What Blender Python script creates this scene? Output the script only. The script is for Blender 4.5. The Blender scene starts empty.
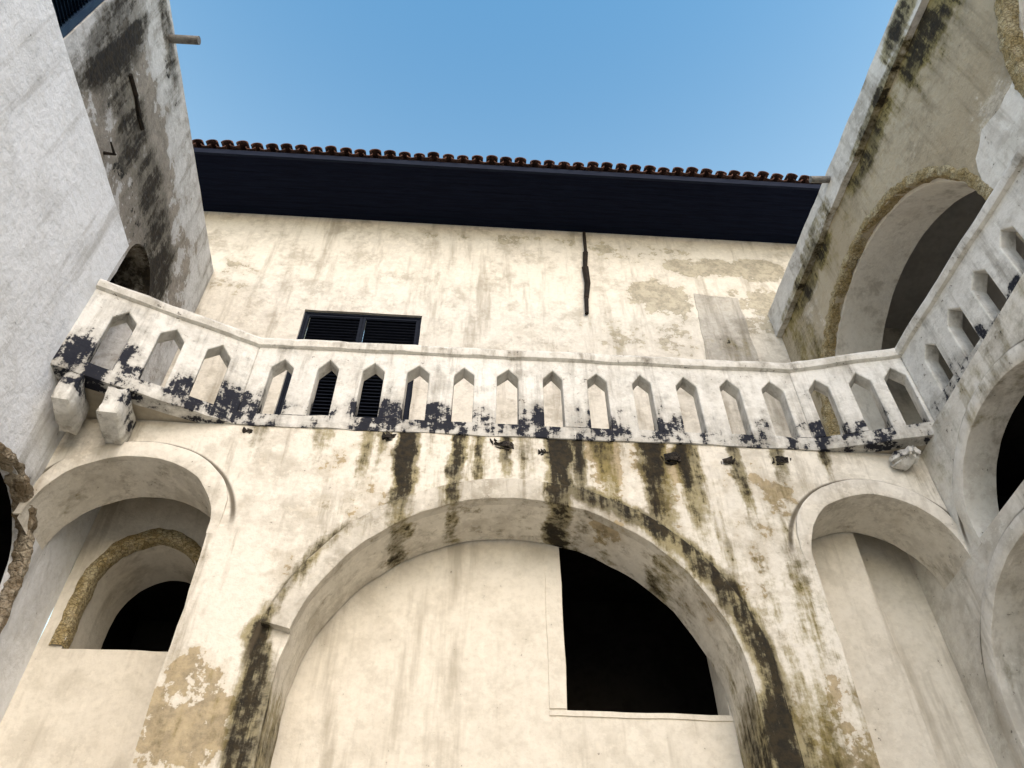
import bpy, bmesh, math, random
from mathutils import Vector, Matrix, noise
from mathutils.geometry import tessellate_polygon
random.seed(7)
CZ = 1.6                      # eye height; wall heights below are measured from the eye
S = bpy.context.scene
COL = S.collection
R = math.radians

# ------------------------------------------------------------------ node helpers
class G:
    def __init__(s, name):
        s.m = bpy.data.materials.new(name); s.m.use_nodes = True
        s.nt = s.m.node_tree; s.nt.nodes.clear()
        s.out = s.nt.nodes.new('ShaderNodeOutputMaterial')
        s.b = s.nt.nodes.new('ShaderNodeBsdfPrincipled')
        s.nt.links.new(s.b.outputs[0], s.out.inputs[0])
        g = s.nt.nodes.new('ShaderNodeNewGeometry'); s.pos = g.outputs['Position']
        sp = s.nt.nodes.new('ShaderNodeSeparateXYZ'); s.nt.links.new(s.pos, sp.inputs[0])
        s.x, s.y, s.z = sp.outputs
    def put(s, sock, v):
        if isinstance(v, bpy.types.NodeSocket): s.nt.links.new(v, sock)
        else: sock.default_value = v
    def math(s, op, a, b=0.0, clamp=False):
        n = s.nt.nodes.new('ShaderNodeMath'); n.operation = op; n.use_clamp = clamp
        s.put(n.inputs[0], a); s.put(n.inputs[1], b); return n.outputs[0]
    def add(s, a, b): return s.math('ADD', a, b)
    def mul(s, a, b): return s.math('MULTIPLY', a, b)
    def ramp(s, v, lo, hi, a=0.0, b=1.0, smooth=True):
        n = s.nt.nodes.new('ShaderNodeMapRange'); n.clamp = True
        n.interpolation_type = 'SMOOTHSTEP' if smooth else 'LINEAR'
        for i, q in enumerate((v, lo, hi, a, b)): s.put(n.inputs[i], q)
        return n.outputs[0]
    def vec(s, sc, off=(0, 0, 0)):
        n = s.nt.nodes.new('ShaderNodeMapping'); s.nt.links.new(s.pos, n.inputs[0])
        n.inputs['Scale'].default_value = sc; n.inputs['Location'].default_value = off
        return n.outputs[0]
    def noise(s, v, scale, detail=4, rough=.6, dist=0.0):
        n = s.nt.nodes.new('ShaderNodeTexNoise'); s.nt.links.new(v, n.inputs['Vector'])
        n.inputs['Scale'].default_value = scale; n.inputs['Detail'].default_value = detail
        n.inputs['Roughness'].default_value = rough; n.inputs['Distortion'].default_value = dist
        return n.outputs[0]
    def voro(s, v, scale, feature='DISTANCE_TO_EDGE'):
        n = s.nt.nodes.new('ShaderNodeTexVoronoi'); n.feature = feature
        s.nt.links.new(v, n.inputs['Vector']); n.inputs['Scale'].default_value = scale
        return n.outputs['Distance']
    def mix(s, f, a, b):
        n = s.nt.nodes.new('ShaderNodeMix'); n.data_type = 'RGBA'
        s.put(n.inputs[0], f)
        for i, c in ((6, a), (7, b)):
            s.put(n.inputs[i], c if isinstance(c, bpy.types.NodeSocket) else (*c, 1.0))
        return n.outputs[2]
    def finish(s, col, rough, height=None, dist=.02, strength=.6, spec=.2):
        s.put(s.b.inputs['Base Color'], col if isinstance(col, bpy.types.NodeSocket) else (*col, 1))
        s.put(s.b.inputs['Roughness'], rough)
        s.b.inputs['Specular IOR Level'].default_value = spec
        if height is not None:
            n = s.nt.nodes.new('ShaderNodeBump'); n.inputs['Strength'].default_value = strength
            n.inputs['Distance'].default_value = dist
            s.nt.links.new(height, n.inputs['Height']); s.nt.links.new(n.outputs[0], s.b.inputs['Normal'])
        return s.m

BLACK = (.010, .009, .008); OCHRE = (.33, .26, .15)
def plaster(name, c1, c2, axis='x', peel_thr=.72, black_thr=.74, peel=OCHRE, black=BLACK, moss=(.20, .16, .045),
            peel_z=(), black_z=(), peel_streaks=(), bands=(), runs=(), run_rings=(), run_blobs=(), lines=(),
            mottle=.35, speck=.72, bump=.6, drip=3.5, patchy=0.0):
    g = G(name); u = g.x if axis == 'x' else g.y
    nb = g.noise(g.pos, .6, 2, .55); nm = g.noise(g.pos, 2.1, 5, .68)
    nf = g.noise(g.pos, 15, 3, .7); nd = g.noise(g.vec((1, 1, .12), (3, 5, 1)), drip, 4, .7)
    nh = g.noise(g.vec((1, 1, 1), (9, 2, 4)), 5.5, 5, .72)
    def blob(cu, cz, ru, rz, st):
        a = g.mul(g.add(u, -cu), 1/ru); b = g.mul(g.add(g.z, -(cz+CZ)), 1/rz)
        q = g.add(g.mul(a, a), g.mul(b, b))
        return g.mul(g.ramp(q, .1, 1.25, 1.0, 0.0), st)
    wob = g.mul(g.add(nm, -.5), .28) if (runs or peel_streaks) else None
    def streak(cu, w, ztop, zbot, st):
        d = g.math('ABSOLUTE', g.add(g.add(u, -cu), wob))
        a = g.ramp(d, .2*w, w*1.15, 1.0, 0.0)
        return g.mul(g.mul(a, g.ramp(g.z, zbot+CZ, zbot+CZ+.8*(ztop-zbot), 0, 1, False)), st)
    def ring(cu, cz, r0, r1, u0, u1, st):       # u0 -> u1 fades the ring in
        a = g.add(u, -cu); b = g.add(g.z, -(cz+CZ))
        r = g.math('SQRT', g.add(g.mul(a, a), g.mul(b, b)))
        rr = g.math('ABSOLUTE', g.add(r, -(r0+r1)/2))
        return g.mul(g.mul(g.ramp(rr, (r1-r0)*.15, (r1-r0)*.75, 1.0, 0.0), g.ramp(u, u0, u1, 0, 1)), st)
    def line(cu, hw, sp, rise):                 # dark outline along a moulding's outer edge so it stands out
        a = g.mul(g.add(u, -cu), 1/hw); b = g.mul(g.add(g.z, -(sp+CZ)), 1/rise)
        r = g.math('SQRT', g.add(g.mul(a, a), g.mul(b, b)))
        return g.mul(g.ramp(g.math('ABSOLUTE', g.add(r, -1.006)), .008/hw, .036/hw, 1.0, 0.0), g.ramp(b, -.05, .2))
    def band(z0, z1, st):
        return g.mul(g.mul(g.ramp(g.z, z0+CZ-.2, z0+CZ), g.ramp(g.z, z1+CZ, z1+CZ+.35, 1.0, 0.0)), st)
    def total(lst):
        t = None
        for m in lst: t = m if t is None else g.math('MAXIMUM', t, m)
        return t
    col = g.mix(g.ramp(nb, .36, .64), c1, c2)
    dk = tuple(v*k for v, k in zip(c2, (.64, .62, .58)))
    pv = g.add(g.mul(nm, .65), g.mul(nh, .35))
    col = g.mix(g.mul(g.ramp(nm, .46, .66), mottle*1.25), col, dk)
    col = g.mix(g.mul(g.ramp(g.add(g.mul(nh, .6), g.mul(nb, .4)), .515, .54), mottle*.65), col, tuple(min(.84, v*1.18) for v in c1))
    grime = (c2[0]*.44, c2[1]*.41, c2[2]*.36)
    col = g.mix(g.mul(g.ramp(nd, .5, .70), .55), col, grime)
    col = g.mix(g.mul(g.ramp(nf, .4, .75), .28), col, dk)
    pz = total([blob(*p) for p in peel_z] + [streak(*p) for p in peel_streaks])
    if pz is not None: pv = g.add(pv, pz)
    if patchy: pv = g.add(pv, g.mul(g.add(nb, -.5), patchy))
    pm = g.ramp(pv, peel_thr, peel_thr+.025)
    pc = g.mix(g.ramp(nf, .3, .7), peel, tuple(v*.62 for v in peel))
    pc = g.mix(g.mul(g.ramp(nh, .45, .62), .6), pc, tuple(v*1.35 for v in peel))
    halo = g.mul(g.ramp(pv, peel_thr-.09, peel_thr), .4)
    col = g.mix(halo, col, tuple(a*.5+b*.5 for a, b in zip(peel, c2)))
    col = g.mix(g.mul(pm, .85), col, pc)
    # scattered mould
    bz = total([blob(*p) for p in black_z] + [band(*p) for p in bands])
    bv = g.add(g.mul(nd, .45), g.mul(nh, .55))
    if bz is not None: bv = g.add(bv, bz)
    soft = g.ramp(bv, black_thr-.15, black_thr+.05)
    mossc = g.mix(g.ramp(nm, .4, .6), moss, tuple(v*.42 for v in moss))
    col = g.mix(g.mul(soft, .6), col, mossc)
    bm_ = g.mul(g.ramp(bv, black_thr, black_thr+.05), g.ramp(g.add(nf, g.mul(g.add(bv, -black_thr), 1.6)), .40, .52))
    col = g.mix(g.mul(bm_, .97), col, black)
    # rain runs and moss
    tl = [streak(*p) for p in runs] + [ring(*p) for p in run_rings] + [blob(*p) for p in run_blobs]
    if tl:
        tot = total(tl); nn = g.add(g.add(g.mul(nd, .65), g.mul(nh, .35)), -.5)
        nn = g.add(nn, g.mul(g.add(nf, -.5), .25))
        halo = g.ramp(g.add(tot, g.mul(nn, 1.7)), .12, .52)
        col = g.mix(g.mul(halo, .78), col, mossc)
        hard = g.ramp(g.add(tot, g.mul(nn, 3.0)), .46, .84)
        col = g.mix(g.mul(hard, .96), col, g.mix(g.ramp(nf, .35, .7), black, (.032, .024, .013)))
    if lines:
        lm = g.mul(total([line(*p) for p in lines]), g.ramp(nm, .26, .42))
        col = g.mix(g.mul(lm, .88), col, (.07, .055, .035))
    sp = g.mul(g.ramp(nf, speck, speck+.03), g.ramp(nm, .43, .56))
    col = g.mix(g.mul(sp, .75), col, (.06, .05, .035))
    h = g.add(g.mul(nm, 1.0), g.mul(nf, .25))
    return g.finish(col, .92, h, .045, bump)

def rubble(name, c1, c2, c3, scale=19, joint=.5):
    g = G(name)
    e = g.voro(g.vec((1, 1, 1.7)), scale)
    nm = g.noise(g.pos, 5, 4, .7); nf = g.noise(g.pos, 26, 3, .7)
    col = g.mix(g.ramp(nm, .4, .6), c1, c2)
    col = g.mix(g.mul(g.ramp(e, .0, .12, 1.0, 0.0), joint), col, c3)
    col = g.mix(g.mul(g.ramp(nf, .5, .65), .7), col, tuple(x*.4 for x in c1))
    h = g.add(g.mul(g.ramp(e, 0, .15), .3), g.mul(nf, .9))
    return g.finish(col, .95, h, .035, .9)

def simple(name, c1, c2, scale=6, rough=.7, sc=(1, 1, 1), bump=.3, spec=.3):
    g = G(name); v = g.vec(sc)
    n = g.noise(v, scale, 4, .65); f = g.noise(v, scale*6, 2, .6)
    col = g.mix(g.ramp(g.add(g.mul(n, .7), g.mul(f, .3)), .38, .62), c1, c2)
    return g.finish(col, rough, g.add(n, g.mul(f, .4)), .015, bump, spec)

# ------------------------------------------------------------------ objects
def tag(o, label=None, cat=None, group=None, kind=None):
    if label: o['label'] = label
    if cat: o['category'] = cat
    if group: o['group'] = group
    if kind: o['kind'] = kind
    return o
def thing(name, loc, label, cat, group=None):
    o = bpy.data.objects.new(name, None); COL.objects.link(o); o.location = loc
    o.empty_display_size = .3
    return tag(o, label, cat, group)
def obj(name, bm, mat, parent=None, smooth=True, ang=38, label=None):
    bmesh.ops.recalc_face_normals(bm, faces=bm.faces[:])
    me = bpy.data.meshes.new(name); bm.to_mesh(me); bm.free()
    me.materials.append(mat)
    if smooth:
        for p in me.polygons: p.use_smooth = True
        me.set_sharp_from_angle(angle=R(ang))
    o = bpy.data.objects.new(name, me); COL.objects.link(o)
    if parent is not None:
        o.parent = parent
        if parent.type == 'EMPTY': o.matrix_parent_inverse = Matrix.Translation(-parent.location)
    if label: o['label'] = label
    return o
def wob2(u, v, a):
    if not a: return (u, v)
    return (u + a*noise.noise(Vector((u*2.6, v*2.6, 1.3))) + a*.5*noise.noise(Vector((u*9, v*9, 4.1))),
            v + a*noise.noise(Vector((u*2.6, v*2.6, 7.7))) + a*.5*noise.noise(Vector((u*9, v*9, 9.2))))
def dens(poly, step, a):
    out = []
    for i, p in enumerate(poly):
        q = poly[(i+1) % len(poly)]
        L = math.hypot(q[0]-p[0], q[1]-p[1])
        if L < 1e-6: continue
        n = max(1, int(L/step))
        for k in range(n):
            t = k/n; out.append(wob2(p[0]+(q[0]-p[0])*t, p[1]+(q[1]-p[1])*t, a))
    return out
def panel(bm, outer, mp, d0, d1, holes=(), step=.14, jit=.012, hjit=None):
    hjit = jit if hjit is None else hjit
    loops = [dens(outer, step, jit)] + [dens(h, step, hjit) for h in holes]
    tris = tessellate_polygon([[Vector((u, v, 0)) for u, v in l] for l in loops])
    flat = [p for l in loops for p in l]
    A = [bm.verts.new(mp(u, v, d0)) for u, v in flat]
    B = [bm.verts.new(mp(u, v, d1)) for u, v in flat]
    def f(vs):
        try: bm.faces.new(vs)
        except ValueError: pass
    for t in tris:
        f([A[i] for i in t]); f([B[i] for i in reversed(t)])
    k = 0
    for l in loops:
        n = len(l)
        for i in range(n):
            j = (i+1) % n; f([A[k+i], A[k+j], B[k+j], B[k+i]])
        k += n
def box(bm, x0, x1, y0, y1, z0, z1, skip=()):
    z0 += CZ; z1 += CZ
    v = [bm.verts.new(p) for p in ((x0,y0,z0),(x1,y0,z0),(x1,y1,z0),(x0,y1,z0),(x0,y0,z1),(x1,y0,z1),(x1,y1,z1),(x0,y1,z1))]
    fs = {'-z':(3,2,1,0),'+z':(4,5,6,7),'-y':(0,1,5,4),'+x':(1,2,6,5),'+y':(2,3,7,6),'-x':(3,0,4,7)}
    for k, f in fs.items():
        if k not in skip: bm.faces.new([v[i] for i in f])
def rough_block(bm, c, size, rotz=0, amp=.02, cuts=4, seed=0.0, rot=None):
    r = bmesh.ops.create_cube(bm, size=1.0); vs = r['verts']
    es = list({e for v in vs for e in v.link_edges})
    bmesh.ops.subdivide_edges(bm, edges=es, cuts=cuts, use_grid_fill=True)
    M = Matrix.Translation(c) @ (rot if rot else Matrix.Rotation(rotz, 4, 'Z'))
    for v in bm.verts:
        p = Vector((v.co.x*size[0], v.co.y*size[1], v.co.z*size[2]))
        q = p*6 + Vector((seed, seed*2, seed*3))
        n = v.co.normalized()
        p += n*amp*(noise.noise(q)*1.2 + .6*noise.noise(q*2.7)) - n*amp*(1.2 if sum(abs(abs(k)-.5) < 1e-4 for k in v.co) >= 2 else 0)
        v.co = M @ p
def cyl(bm, a, b, r0, r1=None, n=14, caps=True, jit=0):
    a = Vector(a); b = Vector(b); r1 = r0 if r1 is None else r1
    d = (b-a).normalized(); s = d.orthogonal().normalized(); t = d.cross(s)
    A = []; B = []
    for i in range(n):
        w = 2*math.pi*i/n; o = s*math.cos(w)+t*math.sin(w)
        A.append(bm.verts.new(a+o*r0*(1+random.uniform(-jit, jit)))); B.append(bm.verts.new(b+o*r1*(1+random.uniform(-jit, jit))))
    for i in range(n):
        j = (i+1) % n; bm.faces.new((A[i], A[j], B[j], B[i]))
    if caps: bm.faces.new(A[::-1]); bm.faces.new(B)
def arch(c, hw, sp, rise, n=44, a0=0.0, a1=180.0):    # right springing over the crown to the left springing
    return [(c+hw*math.cos(R(a0+(a1-a0)*i/n)), sp+rise*math.sin(R(a0+(a1-a0)*i/n))) for i in range(n+1)]
def archhole(c, hw, sp, rise, bot): return [(c-hw, bot), (c+hw, bot)] + arch(c, hw, sp, rise)
def moulding(bm, c, hw, sp, rise, w, wr, mp, proud, a0=0.0, a1=180.0, legR=0.0, legL=0.0, tR=0.0, tL=0.0):
    """raised band round an arch; tR / tL are the lengths over which its two ends die into the wall"""
    st = []
    if legR: st += [(c+hw, sp-legR*(1-k/10), 1.0, 0.0) for k in range(10)]
    n = 64
    for i in range(n+1):
        a = R(a0+(a1-a0)*i/n); st.append((c+hw*math.cos(a), sp+rise*math.sin(a), math.cos(a), math.sin(a)))
    if legL: st += [(c-hw, sp-legL*k/10, -1.0, 0.0) for k in range(1, 11)]
    Ls = [0.0]
    for p, q in zip(st, st[1:]): Ls.append(Ls[-1]+math.hypot(p[0]-q[0], p[1]-q[1]))
    sm = lambda t: (lambda x: x*x*(3-2*x))(max(0.0, min(1.0, t)))
    rows = []
    for (x, y, ca, sa), l in zip(st, Ls):
        k = 1.0
        if tR: k *= sm(l/tR)
        if tL: k *= sm((Ls[-1]-l)/tL)
        p = proud*k + .001; ww = w*(.45+.55*k); wv = wr*(.45+.55*k)
        row = []
        for (o, d) in ((1, .02), (1.0, -p*.82), (.93, -p), (.05, -p), (0, -p*.9), (0, .02)):
            u = x+ca*(ww*o-.004); v = y+sa*(wv*o-.004)
            u, v = wob2(u, v, .016)
            row.append(bm.verts.new(mp(u, v, d+.006*noise.noise(Vector((u*4, v*4, 3))))))
        rows.append(row)
    for a, b in zip(rows, rows[1:]):
        for j in range(5): bm.faces.new((a[j], a[j+1], b[j+1], b[j]))
    bm.faces.new(rows[0][::-1]); bm.faces.new(rows[-1])
def rubble_rim(bm, c, hw, sp, rise, w, mp, leg=0.0, legL=None, proud=.03, depth=.12, n=150, amp=.02):
    legL = leg if legL is None else legL
    path = []
    for k in range(16):
        if leg: path.append((1, 0, -leg*(1-k/16)))
    for i in range(n+1): path.append((math.cos(math.pi*i/n), math.sin(math.pi*i/n), 0))
    for k in range(1, 17):
        if legL: path.append((-1, 0, -legL*k/16))
    cs = [(w, .03), (w, -proud*.6), (w*.8, -proud), (w*.55, -proud*1.1), (w*.3, -proud), (.0, -proud*.8), (-.012, .0), (-.02, depth*.5), (-.012, depth)]
    rows = []
    for (ca, sa, dz) in path:
        row = []
        for (o, d) in cs:
            u = c+(hw+o)*ca; v = sp+(rise+o)*sa+dz
            q = Vector((u*11, v*11, d*11)); k = amp*(noise.noise(q)+.7*noise.noise(q*2.3))
            k2 = amp*noise.noise(q+Vector((31, 7, 3)))+amp*1.2*noise.noise(q*.35)
            row.append(bm.verts.new(mp(u+k2*ca, v+k2*sa, d-k)))
        rows.append(row)
    for a, b in zip(rows, rows[1:]):
        for j in range(len(cs)-1): bm.faces.new((a[j], a[j+1], b[j+1], b[j]))

# ------------------------------------------------------------------ materials
B1 = (.42, 1.86, 2.98, 1.84); B0 = (-3.12, .83, 4.42, .74); B2 = (3.87, .75, 4.34, .73)
ARC_LINES = [(B1[0], B1[1]+.24, B1[2], B1[3]+.24), (B0[0], B0[1]+.17, B0[2], B0[3]+.2), (B2[0], B2[1]+.17, B2[2], B2[3]+.2)]
RUNS = [(-.64, .16, 5.8, 3.9, 1.12), (-.17, .11, 5.8, 4.2, 1.0), (.84, .19, 5.8, 3.8, 1.18), (1.30, .16, 5.8, 4.2, .64), (1.06, .11, 5.8, 4.3, .75),
        (1.80, .19, 5.8, 3.5, 1.08), (2.14, .17, 5.8, 4.0, .88), (.32, .10, 5.8, 4.6, .75), (-1.05, .12, 5.8, 4.4, .6), (-.9, .1, 5.75, 4.5, .58), (2.65, .11, 5.8, 4.4, .68),
        (3.1, .12, 5.8, 4.7, .72), (-1.5, .14, 5.8, 4.8, .48), (-2.1, .12, 5.8, 5.0, .54), (.05, .09, 5.8, 4.6, .6), (3.6, .14, 5.8, 5.2, .48), (.6, 1.9, 5.8, 4.2, .27)]
RINGS = [(.42, 2.98, 1.88, 2.2, .3, 1.2, .82), (.42, 2.98, 1.98, 2.2, -.1, -1.4, .44)]
RBLOBS = [(2.44, 2.2, .26, 1.4, .74), (-1.56, 2.6, .17, .95, .66), (-1.66, 3.40, .15, .2, .72), (2.7, 2.3, .40, 1.3, .44), (2.8, 3.7, .45, 1.0, .27), (-1.85, 2.7, .4, .8, .22)]
M_arc = plaster('arcade_plaster', (.70, .66, .575), (.63, .59, .51), 'x', .66, .745, runs=RUNS, run_rings=RINGS, run_blobs=RBLOBS, lines=ARC_LINES, drip=6.5,
    peel_streaks=[(-1.2, .4, 5.7, 4.2, .14), (1.32, .25, 5.75, 4.0, .3), (1.95, .5, 5.75, 3.2, .2)],
    black_z=[(2.9, 4.2, .9, 1.2, .15), (3.0, 2.6, .6, .8, .15), (-1.0, 5.0, .7, .6, .08), (-1.9, 4.2, .4, .8, .06)],
    peel_z=[(-1.98, 2.75, .42, .65, .23), (2.85, 2.75, .5, .9, .17), (2.6, 3.8, .5, .8, .13), (-.9, 5.1, .7, .6, .1), (2.6, 5.0, .8, .7, .11), (-1.75, 3.7, .5, .7, .08)], speck=.685, mottle=.55, bump=.75)
M_band = plaster('moulding_plaster', (.60, .565, .49), (.50, .465, .395), 'x', .66, .72, runs=RUNS[:6], run_rings=RINGS, run_blobs=RBLOBS, drip=6.5,
    black_z=[(-1.1, 4.6, .4, .4, .1)], peel_z=[(2.0, 4.2, .9, 1.0, .11)], speck=.68, mottle=.6, bump=.75)
M_band2 = plaster('small_moulding_plaster', (.69, .65, .565), (.61, .57, .495), 'x', .70, .75, speck=.68, mottle=.55)
M_recess = plaster('recess_plaster', (.70, .655, .56), (.65, .605, .515), 'x', .80, .83, speck=.70, bump=.5, mottle=.32)
M_par = plaster('parapet_plaster', (.72, .705, .655), (.63, .615, .57), 'x', .80, .615, black=(.007, .009, .018), moss=(.30, .285, .25),
    bands=[(5.5, 5.95, .11)], black_z=[(-3.6, 5.9, .5, .45, .16), (-2.7, 5.9, .8, .36, .17), (4.3, 5.85, .6, .4, .11), (-.3, 5.9, 1.8, .26, .16), (1.9, 5.85, 1.4, .26, .145)], speck=.665, drip=5, mottle=.5)
M_cop = plaster('coping_plaster', (.70, .68, .625), (.59, .57, .515), 'x', .80, .68, moss=(.2, .175, .13), bands=[(6.9, 7.1, .05)], speck=.65, drip=5, mottle=.5)
M_back = plaster('house_plaster', (.63, .59, .505), (.57, .53, .455), 'x', .65, .80, peel=(.34, .305, .225), patchy=.13,
    peel_z=[(4.25, 13.0, 1.0, .45, .27), (3.3, 11.95, .85, .7, .24), (5.3, 13.0, .7, .5, .28), (5.0, 11.7, .9, .9, .20), (3.2, 13.3, 1.6, .4, .18), (-4.4, 12.0, .6, 1.0, .14), (.6, 13.6, 3.5, .2, .11), (2.4, 10.8, 1.0, .6, .14), (3.4, 10.8, .6, .8, .14)],
    black_z=[(2.4, 10.6, .3, .5, .14), (1.9, 11.2, .1, .4, .12)], speck=.70, mottle=.62)
M_left = plaster('whitewashed_plaster', (.77, .785, .80), (.71, .725, .735), 'y', .80, .77, peel=(.42, .41, .38), moss=(.3, .29, .26),
    black_z=[(5.0, 5.5, .8, .5, .08), (5.9, 4.6, .9, .5, .16)], peel_z=[(5.5, 4.5, .8, .5, .1)], speck=.72, bump=.8, mottle=.26)
M_tower = plaster('tower_plaster', (.54, .535, .52), (.43, .42, .40), 'y', .60, .67, peel=(.22, .19, .15), moss=(.15, .135, .105),
    black_z=[(5.3, 9.75, 2.4, .8, .17), (7.0, 9.8, .9, .9, .2), (4.9, 11.6, 1.2, .4, .11)],
    run_blobs=[(4.0, 10.0, .55, 1.3, .8), (5.0, 9.9, .9, .6, .74), (6.2, 10.1, 1.0, .6, .76), (7.2, 9.7, .6, .95, .78), (4.6, 11.7, .9, .25, .5), (3.9, 8.7, .3, .8, .45)],
    peel_z=[(5.8, 9.9, 2.2, 1.3, .2), (7.6, 10.0, .9, 1.4, .14), (4.6, 8.9, .8, .6, .13)], speck=.69, bump=.9, mottle=.6)
M_rlow = plaster('side_arcade_plaster', (.75, .72, .65), (.67, .64, .575), 'y', .70, .71, bands=[(5.3, 5.7, .11)], black_z=[(5.9, 5.3, .6, .3, .14), (4.8, 5.5, 1.5, .25, .08)],
    lines=[(4.78, 1.17, 4.46, .99), (5.3, 1.27, 3.0, 1.27)], speck=.68, mottle=.5)
M_rup = plaster('unpainted_render', (.37, .31, .21), (.44, .385, .28), 'y', .64, .70, peel=(.50, .45, .36),
    black_z=[(3.4, 10.6, 1.2, .7, .14), (6.0, 10.7, 3.5, .5, .1)], run_blobs=[(7.6, 10.9, 1.2, .36, .6), (5.2, 10.9, .9, .4, .6), (3.2, 10.75, 1.2, .5, .72), (8.2, 9.8, .5, 1.2, .45)], peel_z=[(7.5, 10.2, 1, .6, .1), (3.6, 7.5, .6, 1.6, .3)], speck=.69, bump=1.0, mottle=.7)
M_rin = plaster('gallery_vault_plaster', (.79, .755, .67), (.74, .70, .62), 'y', .76, .80, speck=.72, mottle=.25)
M_rcop = plaster('parapet_top_plaster', (.64, .62, .57), (.51, .485, .44), 'y', .74, .70, run_blobs=[(7.4, 11.02, 1.4, .16, .5), (4.6, 11.02, 1.2, .16, .5), (3.4, 11.3, .9, .3, .62), (6.8, 11.2, .8, .25, .45)], speck=.68, mottle=.6)
M_patch = plaster('infill_render', (.42, .395, .34), (.34, .32, .275), 'x', .74, .74, black_z=[(4.3, 10.6, .6, .4, .12)], speck=.68, bump=.9, mottle=.6)
M_rim = rubble('rubble_stone', (.37, .29, .14), (.50, .43, .27), (.13, .10, .06), 20, .5)
M_rim2 = rubble('worn_brown_stone', (.20, .155, .10), (.38, .33, .25), (.06, .05, .04), 9, .15)
M_stone = rubble('hole_stone_black', (.022, .019, .016), (.06, .05, .04), (.01, .01, .01))  # near-black, for the dark holes under the parapet
M_navy = simple('dark_blue_timber', (.004, .0055, .013), (.006, .009, .020), 5, .8, (.3, 4, 4), .1, .05)
M_fascia = simple('weathered_blue_board', (.006, .009, .02), (.012, .016, .028), 8, .8, (.4, 3, 3), .3, .1)
M_shut = simple('dark_shutter_paint', (.006, .008, .014), (.011, .014, .022), 9, .7, (.5, 1, 4), .2, .08)
M_blue = simple('blue_shutter_paint', (.008, .022, .05), (.018, .04, .07), 7, .6, (1, 1, 1), .2, .2)
M_tile = simple('old_clay_tile', (.06, .036, .03), (.14, .075, .056), 5, .95, (1, 1, 1), .5, .0)
M_pipe = simple('weathered_pipe', (.20, .19, .17), (.09, .085, .08), 9, .7)
M_iron = simple('rusty_black_iron', (.012, .011, .010), (.03, .022, .016), 12, .8, (1, 1, 1), .3, .1)
M_room = simple('room_shade_black', (.02, .018, .016), (.03, .027, .024), 2, .95, (1, 1, 1), .1, 0)  # near-black so openings read dark: room shade put into the colour
M_room2 = simple('dim_gallery_plaster', (.45, .425, .39), (.36, .34, .31), 2, .95, (1, 1, 1), .2, .1)
M_floor = simple('terrace_plaster', (.45, .40, .31), (.36, .32, .25), 3, .95)
M_ground = simple('courtyard_paving', (.58, .54, .47), (.48, .445, .38), .8, .95)

# ------------------------------------------------------------------ ground
bm = bmesh.new()
n = 24; L = 400.0
vs = [[bm.verts.new((-L+2*L*i/n, -L+2*L*j/n, 0)) for j in range(n+1)] for i in range(n+1)]
for i in range(n):
    for j in range(n): bm.faces.new((vs[i][j], vs[i+1][j], vs[i+1][j+1], vs[i][j+1]))
tag(obj('ground', bm, M_ground, None, False), 'pale trodden courtyard floor below the arcade', 'ground', kind='structure')

# ------------------------------------------------------------------ the arcade below the parapet
XL, XR, YF, ZT = -3.95, 4.62, 6.0, 5.665
mpF = lambda u, v, d: (u, YF+d, v+CZ)
A = thing('arcaded_building', (.3, 6.3, 0), 'cream arcade with a broad arch between two narrow ones, black rain streaks running down it', 'building')
outl = [(-2.29, -1.6)] + arch(*B0, 44) + [(XL, ZT), (XR, ZT)] + arch(*B2, 44) + [(3.12, -1.6), (2.28, -1.6)] + arch(*B1, 64) + [(-1.44, -1.6)]
bm = bmesh.new(); panel(bm, outl, mpF, 0, .57, step=.16, jit=.018); obj('wall', bm, M_arc, A)
bm = bmesh.new(); moulding(bm, *B1, .24, .24, mpF, .085, 0, 166.5, legR=1.6)
obj('arch_moulding', bm, M_band, A, label='broad middle arch moulding, blackened on its right side')
bm = bmesh.new(); moulding(bm, *B0, .16, .19, mpF, .05, -6, 176, tR=.5, tL=.6); obj('arch_moulding', bm, M_band2, A, label='moulding of the narrow left arch')
bm = bmesh.new(); moulding(bm, *B2, .16, .19, mpF, .05, 4, 186, tL=.5, tR=.6); obj('arch_moulding', bm, M_band2, A, label='moulding of the narrow right arch')
# wall filling the broad arch, with its dark opening
mpR = lambda u, v, d: (u, 6.59+d, v+CZ)
bm = bmesh.new()
panel(bm, [(-2.2, -1.6), (3.1, -1.6), (3.1, 5.65), (-2.2, 5.65)], mpR, 0, .30, holes=[[(.89, 3.11), (2.26, 3.11), (2.26, 4.98), (.89, 4.98)]], step=.2, jit=.012)
panel(bm, [(.74, 3.13), (.885, 3.13), (.885, 5.0), (.74, 5.0)], mpR, -.014, .02, step=.1, jit=.008)
panel(bm, [(.74, 3.07), (2.4, 3.07), (2.4, 3.115), (.74, 3.115)], mpR, -.012, .02, step=.1, jit=.008)
obj('infill_wall', bm, M_recess, A, label='wall filling the broad arch around a dark opening')
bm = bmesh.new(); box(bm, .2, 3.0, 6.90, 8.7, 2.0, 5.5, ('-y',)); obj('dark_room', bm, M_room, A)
# narrow right recess
bm = bmesh.new()
panel(bm, [(2.9, -1.6), (4.75, -1.6), (4.75, 5.6), (2.9, 5.6)], mpR, .30, .5, step=.2)
panel(bm, [(2.95, -1.6), (3.93, -1.6), (3.93, 5.55), (2.95, 5.55)], mpR, 0.0, .33, step=.2)
obj('infill_wall', bm, M_recess, A, label='stepped wall filling the narrow right arch')
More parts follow.
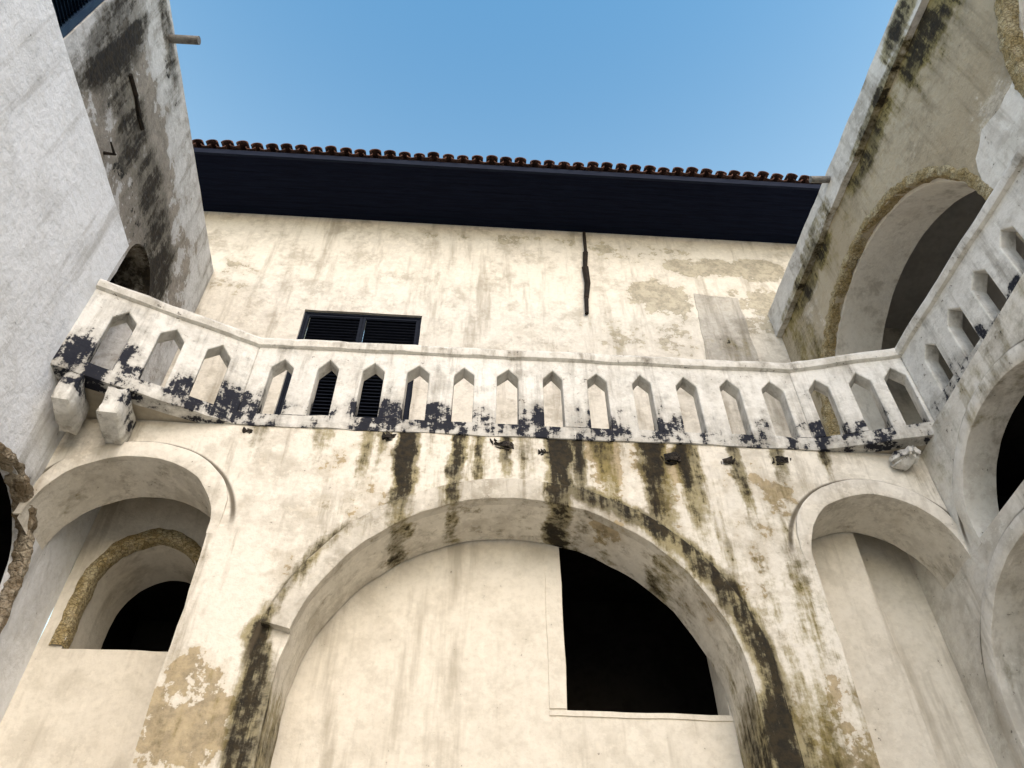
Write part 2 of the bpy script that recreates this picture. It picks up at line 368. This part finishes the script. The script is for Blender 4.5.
# narrow left recess: side pier, inner wall with rubble arch over a dark opening
bm = bmesh.new(); box(bm, -2.285, -2.0, 6.56, 8.2, -1.6, 5.64); obj('partition', bm, M_recess, A)
mpI = lambda u, v, d: (u, 7.2+d, v+CZ)
I0 = (-3.20, .52, 4.5, .62)
bm = bmesh.new()
panel(bm, [(-3.95, -1.6), (-2.28, -1.6), (-2.28, 5.64), (-3.95, 5.64)], mpI, 0, .78, holes=[archhole(*I0, 3.86)], step=.15)
obj('infill_wall', bm, M_recess, A, label='inner wall of the left recess below a rubble arch')
bm = bmesh.new(); rubble_rim(bm, *I0, .11, mpI, leg=.62, n=110, amp=.013); obj('rubble_arch', bm, M_rim, A)
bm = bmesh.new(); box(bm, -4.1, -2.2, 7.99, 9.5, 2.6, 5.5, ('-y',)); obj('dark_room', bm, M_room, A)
# terrace slab carrying the walkway
bm = bmesh.new()
panel(bm, [(-4.9, 5.40), (-3.88, 5.38), (-2.37, 6.05), (3.5, 6.04), (4.70, 5.74), (5.7, 5.74), (5.7, 8.79), (-4.9, 8.79)], lambda u, v, d: (u, v, d+CZ), 5.675, 5.76, step=.5, jit=0)
obj('terrace_slab', bm, M_floor, A)

# ------------------------------------------------------------------ parapets
PATH = [Vector(p) for p in ((-3.96, 5.28), (-2.39, 5.98), (3.52, 5.975), (4.68, 5.66), (5.10, 1.10))]
TH = .17
def turnk(i):
    if i <= 0 or i >= len(PATH)-1: return 0.0
    a = PATH[i]-PATH[i-1]; b = PATH[i+1]-PATH[i]
    t = math.atan2(a.x, a.y); w = math.atan2(b.x, b.y)
    dlt = (w-t+math.pi) % (2*math.pi) - math.pi
    return math.tan(dlt/2)
def segmap(i):
    P = PATH[i]; Q = PATH[i+1]; t = (Q-P).normalized(); nrm = Vector((t.y, -t.x)); Ln = (Q-P).length
    k0, k1 = turnk(i), turnk(i+1)
    def mp(s, v, d):
        e = s
        if s < .03: e = s - d*k0
        elif s > Ln-.03: e = s + d*k1
        p = P + t*e - nrm*d
        return (p.x, p.y, v+CZ)
    return mp, Ln
def sweep(bm, i0, i1, prof, step=.12, amp=.014):
    for i in range(i0, i1):
        mp, Ln = segmap(i)
        ns = max(2, int(Ln/step)); rows = []
        for k in range(ns+1):
            s = Ln*k/ns; row = []
            for (d, v) in prof:
                p = mp(s, v, d)
                a = 0 if k in (0, ns) else amp
                q = Vector((p[0]*3, p[1]*3, v*4))
                row.append(bm.verts.new((p[0]+.5*a*noise.noise(q*2+Vector((9, 9, 9))), p[1]+a*noise.noise(q)+.5*a*noise.noise(q*3), p[2]+amp*1.2*noise.noise(Vector((p[0]*2.2, p[1]*2.2, 5+v)))+.7*a*noise.noise(q*3.3))))
            rows.append(row)
        m = len(prof)
        for a, b in zip(rows, rows[1:]):
            for j in range(m): bm.faces.new((a[j], a[(j+1) % m], b[(j+1) % m], b[j]))
        if i == i0: bm.faces.new(rows[0])
        if i == i1-1: bm.faces.new(rows[-1][::-1])
    bmesh.ops.remove_doubles(bm, verts=bm.verts[:], dist=.002)
Z0, ZC = 5.66, 6.82
def rail(z1, lip=0.0, zl=5.68):
    if not lip: return [(.006, Z0), (-.002, Z0+.03), (0, z1), (TH, z1), (TH, Z0)]
    return [(-lip*.5, Z0), (-lip, zl+.02), (-lip*.8, zl+.06), (0, zl+.08), (0, z1), (TH, z1), (TH, Z0)]
cop = [(-.04, ZC+.012), (-.055, ZC+.08), (-.03, ZC+.135), (TH+.04, ZC+.15), (TH+.05, ZC+.012), (TH, ZC-.004), (0, ZC-.004)]
def balusters(seg, cents, parent, mat, z1=5.82, zs=6.53, za=6.665, W=.112):
    mp, Ln = segmap(seg)
    ap = [za+random.uniform(-.015, .015) for c in cents] or [za]
    sh = [(zs+random.uniform(-.015, .015), zs+random.uniform(-.015, .015)) for c in cents]
    wj = lambda: W + random.uniform(-.012, .012)
    n = len(cents)
    for i in range(-1, n):
        left = i >= 0; right = i+1 < n
        sa = cents[i] if left else 0.0; sb = cents[i+1] if right else Ln
        w0, w1 = wj(), wj()
        s1 = sa+w0 if left else 0.0; s2 = sb-w1 if right else Ln
        h0 = sh[i][1] if left else zs; h1 = sh[i+1][0] if right else zs
        quads = [[(s1, z1), (s2, z1), (s2, h1), (s1, h0)], [(s1, h0), (s2, h1), (s2, ZC), (s1, ZC)]]
        if left: quads.append([(sa, ap[i]), (s1, h0), (s1, ZC), (sa, ZC)])
        if right: quads.append([(s2, h1), (sb, ap[i+1]), (sb, ZC), (s2, ZC)])
        bm = bmesh.new(); off = random.uniform(-.002, .002); cache = {}
        def V(s, v, d):
            k = (round(s, 5), round(v, 5), d)
            if k not in cache: cache[k] = bm.verts.new(mp(s, v, d+off))
            return cache[k]
        count = {}
        for q in quads:
            bm.faces.new([V(s, v, 0) for s, v in q]); bm.faces.new([V(s, v, TH) for s, v in reversed(q)])
            for a, b in zip(q, q[1:]+q[:1]):
                ka = (round(a[0], 5), round(a[1], 5)); kb = (round(b[0], 5), round(b[1], 5))
                count.setdefault(frozenset((ka, kb)), []).append((a, b))
        for key, l in count.items():
            if len(l) == 1:
                a, b = l[0]
                if abs(a[1]-z1) < 1e-6 and abs(b[1]-z1) < 1e-6: continue
                bm.faces.new([V(*a, 0), V(*a, TH), V(*b, TH), V(*b, 0)])
        bmesh.ops.recalc_face_normals(bm, faces=bm.faces[:])
        es = [e for e in bm.edges if len(e.link_faces) == 2 and e.calc_face_angle(0) > .6 and min(v.co.z for v in e.verts) < ZC+CZ-.05
              and not any(abs(f.normal.z) < .2 and all(abs(v.co.z-CZ) > ap[0]-.05 for v in f.verts) for f in e.link_faces)]
        try: bmesh.ops.bevel(bm, geom=es, offset=.014, segments=2, affect='EDGES', profile=.5)
        except Exception: pass
        obj('baluster', bm, mat, parent, False)
Pf = thing('parapet', (.3, 6.0, Z0+CZ), 'whitewashed parapet with pointed slots bending across the front above the three arches', 'parapet')
bm = bmesh.new(); sweep(bm, 0, 3, rail(5.82)); obj('bottom_rail', bm, M_par, Pf)
bm = bmesh.new(); sweep(bm, 0, 3, cop); obj('coping', bm, M_cop, Pf)
balusters(0, [.39, .88, 1.36], Pf, M_par, W=.122)
balusters(1, [.31+.4855*k for k in range(12)], Pf, M_par)
balusters(2, [.24, .68, 1.05], Pf, M_par)
for k, (x, y, w, h, dp, rz) in enumerate(((-3.78, 5.60, .19, .38, .5, .15), (-3.40, 5.76, .22, .36, .5, .1))):
    bm = bmesh.new(); rough_block(bm, Vector((x, y, 5.47+CZ)), (w, dp, h), rz, .025, 5, k*3.1); obj('corbel', bm, M_par, Pf)
for k, (x, z, s) in enumerate(((-2.2, 5.58, .11), (-.82, 5.58, .13), (.27, 5.56, .2), (.72, 5.47, .12), (1.97, 5.45, .16), (2.55, 5.44, .12), (3.12, 5.5, .2))):
    bm = bmesh.new(); rough_block(bm, Vector((x, 6.01, z+CZ)), (s, .07, s*.6), random.uniform(-.2, .2), .06, 5, k*2.3+1); obj('hole_stone', bm, M_stone, Pf)  # black stones stand in for holes with debris, their shade in the colour
bm = bmesh.new(); rough_block(bm, Vector((4.36, 5.88, 5.52+CZ)), (.15, .3, .17), .5, .05, 5, 9.7, Matrix.Rotation(.5, 4, 'Z') @ Matrix.Rotation(.3, 4, 'Y')); obj('corbel', bm, M_par, Pf, label='broken stump of the right corbel')
Pr = thing('parapet', (4.9, 3.4, Z0+CZ), 'parapet with short pointed slots along the right-hand gallery, running towards the viewer', 'parapet')
bm = bmesh.new(); sweep(bm, 3, 4, rail(5.98, .03, 5.70)); obj('bottom_rail', bm, M_par, Pr)
bm = bmesh.new(); sweep(bm, 3, 4, cop); obj('coping', bm, M_cop, Pr)
balusters(3, [.38, .85, 1.32, 1.80], Pr, M_par, 5.98, 6.47, 6.60, .115)

# ------------------------------------------------------------------ house behind the walkway
YB, ZE = 8.8, 14.0
H = thing('house', (.6, 10.5, 5.7+CZ), 'cream walled house behind the walkway with clay tiled eaves and a dark shuttered window', 'house')
mpB = lambda u, v, d: (u, YB+d, v+CZ)
WX0, WX1, WZ0, WZ1 = -2.98, -.98, 8.3, 11.08
bm = bmesh.new()
panel(bm, [(-7.5, 5.68), (8.2, 5.68), (8.2, 14.3), (-7.5, 14.3)], mpB, 0, .4, holes=[[(WX0, WZ0), (WX1, WZ0), (WX1, WZ1), (WX0, WZ1)]], step=.25, jit=.012)
obj('wall', bm, M_back, H)
bm = bmesh.new(); panel(bm, [(3.84, 10.2), (4.74, 10.2), (4.72, 12.05), (3.92, 12.1)], mpB, -.012, .02, step=.1, jit=.03); obj('infill_patch', bm, M_patch, H, label='grey rendered patch on the right of the house wall')
# roof
YE = 7.52; sl = math.tan(R(21))
rf_bm = bmesh.new(); pitch = .275
def barrel(bm, x, r, y0, y1, z0, up=True, th=.02):
    ns = 10; rows = []
    for y in (y0, y0+.5, y1):
        z = z0 + (y-y0)*sl; ro = []; ri = []
        for i in range(ns+1):
            a = math.pi*i/ns; c, s_ = math.cos(a), math.sin(a)*(1 if up else -1)
            ro.append(bm.verts.new((x+r*c, y, z+r*s_*.95+CZ))); ri.append(bm.verts.new((x+(r-th)*c, y, z+(r-th)*s_*.95+CZ)))
        rows.append((ro, ri))
    for (a, ai), (b, bi) in zip(rows, rows[1:]):
        for i in range(ns):
            bm.faces.new((a[i], a[i+1], b[i+1], b[i])); bm.faces.new((ai[i+1], ai[i], bi[i], bi[i+1]))
        bm.faces.new((a[0], b[0], bi[0], ai[0])); bm.faces.new((a[ns], ai[ns], bi[ns], b[ns]))
    for (a, ai), w in ((rows[0], 1), (rows[-1], -1)):
        for i in range(ns): bm.faces.new((a[i], ai[i], ai[i+1], a[i+1]))
x = -7.6
while x < 8.3:
    j = random.uniform(-.025, .025)
    barrel(rf_bm, x+random.uniform(-.009, .009), .110+random.uniform(-.005, .005), YE-.10+j, 11.0, ZE+.205+random.uniform(-.01, .01))
    barrel(rf_bm, x+pitch/2+random.uniform(-.01, .01), .095, YE-.05+random.uniform(-.02, .02), 11.0, ZE+.238, False)
    x += pitch
ROOF = obj('roof', rf_bm, M_tile, H)
bm = bmesh.new(); box(bm, -7.6, 8.3, YE, YE+.05, ZE-.02, ZE+.135); obj('fascia', bm, M_fascia, ROOF)
bm = bmesh.new()
ny = 8
for q in range(ny):                                  # soffit boards
    a = YE+.052 + (YB-YE-.055)*q/ny; b = YE+.052 + (YB-YE-.055)*(q+1)/ny
    box(bm, -7.6, 8.3, a+.002, b-.002, ZE+.0, ZE+.03+.004*(q % 2))
box(bm, -7.6, 8.3, YE+.06, YB-.01, ZE+.05, ZE+.07)
obj('soffit', bm, M_navy, ROOF, False)
bm = bmesh.new()
v = [bm.verts.new(p) for p in ((-7.6, YE+.04, ZE+.15+CZ), (8.3, YE+.04, ZE+.15+CZ), (8.3, 11, ZE+.15+3.44*sl+CZ), (-7.6, 11, ZE+.15+3.44*sl+CZ))]
bm.faces.new(v); obj('roof_deck', bm, M_navy, ROOF, False)
# shuttered window
bm = bmesh.new()
fw = .04
for (a, b, c, d) in ((WX0, WX1, WZ1-fw, WZ1), (WX0, WX1, WZ0, WZ0+fw), (WX0, WX0+fw, WZ0+fw, WZ1-fw), (WX1-fw, WX1, WZ0+fw, WZ1-fw)):
    box(bm, a, b, YB+.045, YB+.13, c, d)
WIN = obj('shuttered_window', bm, M_shut, H, False)
mid = (WX0+WX1)/2
for (a, b) in ((WX0+fw+.005, mid-.004), (mid+.004, WX1-fw-.005)):
    bm = bmesh.new(); z0, z1 = WZ0+fw+.005, WZ1-fw-.005; f = .045
    for (p, q, r_, s_) in ((a, a+f, z0, z1), (b-f, b, z0, z1), (a+f, b-f, z1-f, z1), (a+f, b-f, z0, z0+f)):
        box(bm, p, q, YB+.06, YB+.10, r_, s_)
    zz = z0+f+.02
    while zz < z1-f-.03:
        vs = [bm.verts.new((xx, yy, hh+CZ)) for xx in (a+f, b-f) for yy, hh in ((YB+.062, zz), (YB+.105, zz+.05), (YB+.108, zz+.062), (YB+.065, zz+.012))]
        for i in range(4):
            j = (i+1) % 4; bm.faces.new((vs[i], vs[j], vs[4+j], vs[4+i]))
        bm.faces.new(vs[:4]); bm.faces.new(vs[4:][::-1]); zz += .075
    box(bm, a+f, b-f, YB+.13, YB+.14, z0, z1)
    obj('shutter', bm, M_shut, WIN, False)
bm = bmesh.new()
pts = [(2.0, 13.9), (1.985, 13.2), (1.94, 12.7), (1.95, 12.2), (1.90, 11.75), (1.88, 11.3)]
for (a, b), w in zip(zip(pts, pts[1:]), (.035, .05, .065, .055, .04)):
    cyl(bm, (a[0], YB-.05, a[1]+CZ), (b[0], YB-.05, b[1]+CZ), w, w*.85, 10, True, .15)
obj('drainpipe', bm, M_iron, H)

# ------------------------------------------------------------------ left: lower wall and set-back tower
mpL = lambda u, v, d: (XL-d, u, v+CZ)
W = thing('courtyard_building', (-4.15, 2.5, 0), 'smooth greyish white wall filling the left edge, with a rough stone arch low down', 'building')
LH = (5.68, .78, 3.95, .72)
bm = bmesh.new()
panel(bm, [(-4, -1.6), (7.2, -1.6), (7.2, ZT), (5.36, ZT), (5.36, 7.74), (-4, 7.5)], mpL, 0, .14, holes=[archhole(*LH, 2.6)], step=.12, jit=.016, hjit=.025)
obj('wall', bm, M_left, W)
bm = bmesh.new(); rubble_rim(bm, *LH, .075, mpL, leg=1.3, n=130, amp=.026); obj('rubble_arch', bm, M_rim2, W)
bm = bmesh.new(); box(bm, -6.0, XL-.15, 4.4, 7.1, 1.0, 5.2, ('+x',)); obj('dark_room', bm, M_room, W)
bm = bmesh.new(); box(bm, -4.9, XL-.13, -4, 5.20, 7.3, 7.44); box(bm, -4.55, XL-.145, 5.15, 5.34, 5.8, 7.62); obj('wall_return', bm, M_left, W)

lx = lambda y: -4.77 + (8.8-y)*.054
mpT = lambda u, v, d: (lx(u)-d, u, v+CZ)
T = thing('tower', (-5.1, 3.5, 5.7+CZ), 'mould blackened grey tower wall set back above the left wall, spout near its top', 'tower')
TD = (6.85, .5, 9.05, .5)
bm = bmesh.new()
panel(bm, [(-4, 5.77), (8.79, 5.77), (8.79, 12.02), (5, 11.97), (-4, 12.0)], mpT, 0, .5, holes=[archhole(*TD, 5.85), [(1.7, 8.4), (3.50, 8.4), (3.50, 10.6), (1.7, 10.6)]], step=.16, jit=.02)
obj('wall', bm, M_tower, T)
bm = bmesh.new(); box(bm, -8, lx(6.7)-.53, 5.8, 7.8, 5.77, 10.3, ('+x',)); box(bm, -7, lx(2.6)-.53, 1.3, 3.9, 8, 11, ('+x',)); obj('dark_room', bm, M_room, T)
bm = bmesh.new()
for (a, b, c, d) in ((1.7, 3.49, 8.41, 8.50), (1.7, 3.49, 10.5, 10.59), (3.40, 3.49, 8.5, 10.5), (1.71, 1.8, 8.5, 10.5), (2.56, 2.64, 8.5, 10.5)):
    panel(bm, [(a, c), (b, c), (b, d), (a, d)], mpT, .02, .10, step=1, jit=0)
TW = obj('shuttered_window', bm, M_blue, T, False)
for (a, b) in ((1.8, 2.56), (2.64, 3.40)):
    bm = bmesh.new(); zz = 8.52
    while zz < 10.47:
        vs = [bm.verts.new(mpT(yy, hh, dd)) for yy in (a, b) for dd, hh in ((.04, zz), (.09, zz+.05), (.095, zz+.062), (.045, zz+.012))]
        for i in range(4):
            j = (i+1) % 4; bm.faces.new((vs[i], vs[j], vs[4+j], vs[4+i]))
        zz += .08
    panel(bm, [(a, 8.5), (b, 8.5), (b, 10.5), (a, 10.5)], mpT, .11, .12, step=1, jit=0)
    obj('shutter', bm, M_blue, TW, False)
bm = bmesh.new(); cyl(bm, (lx(4.6)-.2, 4.6, 11.76+CZ), (lx(4.6)+.42, 4.58, 11.72+CZ), .06, .06, 16); obj('spout', bm, M_pipe, T)
bm = bmesh.new(); cyl(bm, (lx(4.92)-.1, 4.92, 9.0+CZ), (lx(4.92)+.14, 4.94, 9.0+CZ), .03, .012, 8); cyl(bm, (lx(4.92)+.12, 4.94, 9.0+CZ), (lx(4.92)+.10, 4.8, 9.04+CZ), .018, .01, 8); obj('iron_hook', bm, M_iron, T)
bm = bmesh.new()
pts = [(4.45, 10.15), (4.75, 10.2), (5.0, 10.16), (5.2, 10.2)]
for a, b in zip(pts, pts[1:]): cyl(bm, mpT(a[0], a[1], -.01), mpT(b[0], b[1], -.01), .03, .035, 8, True, .2)
obj('dark_slit', bm, M_iron, T)  # dark rods standing in for a slit in the wall

# ------------------------------------------------------------------ right: lower arcade and upper gallery
mpQ = lambda u, v, d: (XR+d, u, v+CZ)
Q = thing('side_arcade', (4.87, 2.5, 0), 'cream wall at the lower right edge with two stacked arched openings', 'building')
Q1 = (4.78, 1.0, 4.46, .82); Q2 = (5.3, 1.1, 3.0, 1.1)
bm = bmesh.new()
panel(bm, [(-4, -1.6), (6.92, -1.6), (6.92, ZT), (-4, ZT)], mpQ, 0, .28, holes=[archhole(*Q1, 4.44)[2:], archhole(*Q2, -1.5)], step=.16, jit=.014)
obj('wall', bm, M_rlow, Q)
bm = bmesh.new(); moulding(bm, *Q1, .17, .17, mpQ, .045, -4, 184, tR=.5, tL=.5); obj('arch_moulding', bm, M_rlow, Q, label='moulding of the upper arched opening')
bm = bmesh.new(); moulding(bm, *Q2, .17, .17, mpQ, .045, 0, 180, legR=3.5, legL=3.5); obj('arch_moulding', bm, M_rlow, Q, label='moulding of the lower arch')
bm = bmesh.new(); box(bm, XR+.29, 8, 3.2, 6.4, 4.3, 5.5, ('-x',)); obj('dark_room', bm, M_room, Q)
bm = bmesh.new(); box(bm, XR+.29, 6.2, 3.8, 6.6, -1.6, 4.28, ('-x',)); obj('recess', bm, M_rin, Q)
bm = bmesh.new(); box(bm, XR+.01, 7.4, -4, 5.70, 5.675, 5.755); obj('gallery_floor', bm, M_rlow, Q)

rx = lambda y: 5.29 + (8.7-y)*.047
mpU = lambda u, v, d: (rx(u)+d, u, v+CZ)
U = thing('gallery_building', (5.9, 3, 5.8+CZ), 'bare ochre gallery wall at the upper right with large rubble edged arches', 'building')
U1 = (6.40, 2.12, 7.9, 2.12); U2 = (1.35, 1.8, 7.9, 2.15)
bm = bmesh.new()
panel(bm, [(-4, 5.79), (8.79, 5.79), (8.79, 11.55), (-4, 11.55)], mpU, 0, .12, holes=[archhole(*U1, 5.85), archhole(*U2, 5.85)], step=.16, jit=.016)
obj('wall', bm, M_rup, U)
bm = bmesh.new(); panel(bm, [(3.24, 5.8), (4.2, 5.8), (4.2, 8.0), (4.08, 8.45), (3.8, 8.62), (3.5, 8.5), (3.22, 8.55), (3.2, 7.9)], mpU, -.012, .05, step=.07, jit=.05); obj('pier_facing', bm, M_rlow, U, label='whitewashed pier between the two gallery arches')
bm = bmesh.new()
U1b = (6.40, 2.07, 7.9, 2.07); U2b = (1.35, 1.75, 7.9, 2.1)
panel(bm, [(-3.9, 5.8), (8.78, 5.8), (8.78, 11.3), (-3.9, 11.3)], mpU, .13, .82, holes=[archhole(*U1b, 5.86), archhole(*U2b, 5.86)], step=.16, jit=.012)
obj('vault', bm, M_rin, U)
for a in (U1, U2):
    bm = bmesh.new(); rubble_rim(bm, *a, .13, mpU, leg=1.6, legL=.1 if a is U1 else 1.6, n=260, amp=.025, depth=.13); obj('rubble_arch', bm, M_rim, U)
bm = bmesh.new(); panel(bm, [(-4, 10.98), (8.78, 10.98), (8.78, 11.62), (4.5, 11.59), (-4, 11.62)], mpU, -.10, .6, step=.14, jit=.035); obj('coping', bm, M_rcop, U)
bm = bmesh.new(); box(bm, 6.25, 8.2, -4, 8.9, 5.77, 11.4, ('-x',)); obj('gallery_room', bm, M_room2, U)
bm = bmesh.new(); cyl(bm, (rx(5.98)+.1, 5.98, 11.44+CZ), (rx(5.98)-.4, 5.99, 11.40+CZ), .055, .055, 16); obj('spout', bm, M_pipe, U)

# ------------------------------------------------------------------ light
w = bpy.data.worlds.new("World"); S.world = w; w.use_nodes = True
nt = w.node_tree; nt.nodes.clear()
def N(t): return nt.nodes.new(t)
o = N('ShaderNodeOutputWorld'); b = N('ShaderNodeBackground'); s = N('ShaderNodeTexSky')
s.sky_type = 'NISHITA'; s.sun_disc = False
EL, AZ = 32, 168
s.sun_elevation = R(EL); s.sun_rotation = R(AZ); s.air_density = 1.0; s.dust_density = 1.0; s.ozone_density = 1.0
b.inputs[1].default_value = .34
# hand tint: the clear side of the sky is a cleaner blue that pales lower down, the unseen sunward side is warmed and brightened to light the walls
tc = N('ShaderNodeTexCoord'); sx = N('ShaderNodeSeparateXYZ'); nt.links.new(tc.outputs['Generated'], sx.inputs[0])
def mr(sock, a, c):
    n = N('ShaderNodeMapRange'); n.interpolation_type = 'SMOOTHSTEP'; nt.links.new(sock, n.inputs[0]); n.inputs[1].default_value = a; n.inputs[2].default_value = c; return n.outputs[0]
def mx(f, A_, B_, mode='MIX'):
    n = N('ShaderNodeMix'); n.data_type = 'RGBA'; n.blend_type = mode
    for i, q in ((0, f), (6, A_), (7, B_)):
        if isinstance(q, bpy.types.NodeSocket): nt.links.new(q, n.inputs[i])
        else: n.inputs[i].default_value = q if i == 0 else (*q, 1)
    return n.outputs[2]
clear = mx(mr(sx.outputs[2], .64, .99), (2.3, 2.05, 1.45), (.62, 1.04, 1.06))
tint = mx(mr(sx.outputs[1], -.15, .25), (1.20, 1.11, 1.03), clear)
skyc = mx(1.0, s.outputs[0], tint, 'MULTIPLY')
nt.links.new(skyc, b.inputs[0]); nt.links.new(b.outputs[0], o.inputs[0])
sd = Vector((math.sin(R(AZ))*math.cos(R(EL)), math.cos(R(AZ))*math.cos(R(EL)), math.sin(R(EL))))
ld = bpy.data.lights.new('sun', 'SUN'); ld.energy = 1.5; ld.angle = R(60); ld.color = (1, .93, .83)
lo = bpy.data.objects.new('sun', ld); COL.objects.link(lo); lo.location = sd*40
lo.rotation_euler = (-sd).to_track_quat('-Z', 'Y').to_euler()

# ------------------------------------------------------------------ camera
cd = bpy.data.cameras.new('camera'); cam = bpy.data.objects.new('camera', cd); COL.objects.link(cam)
cam.location = (0, 0, CZ); cam.rotation_euler = (R(90+47), 0, R(-3.7))
cd.sensor_width = 36; cd.lens = 36*816/1024; cd.clip_end = 2000; cd.clip_start = .05
S.camera = cam
S.view_settings.view_transform = 'Standard'; S.view_settings.look = 'None'; S.view_settings.exposure = 0; S.view_settings.gamma = 1
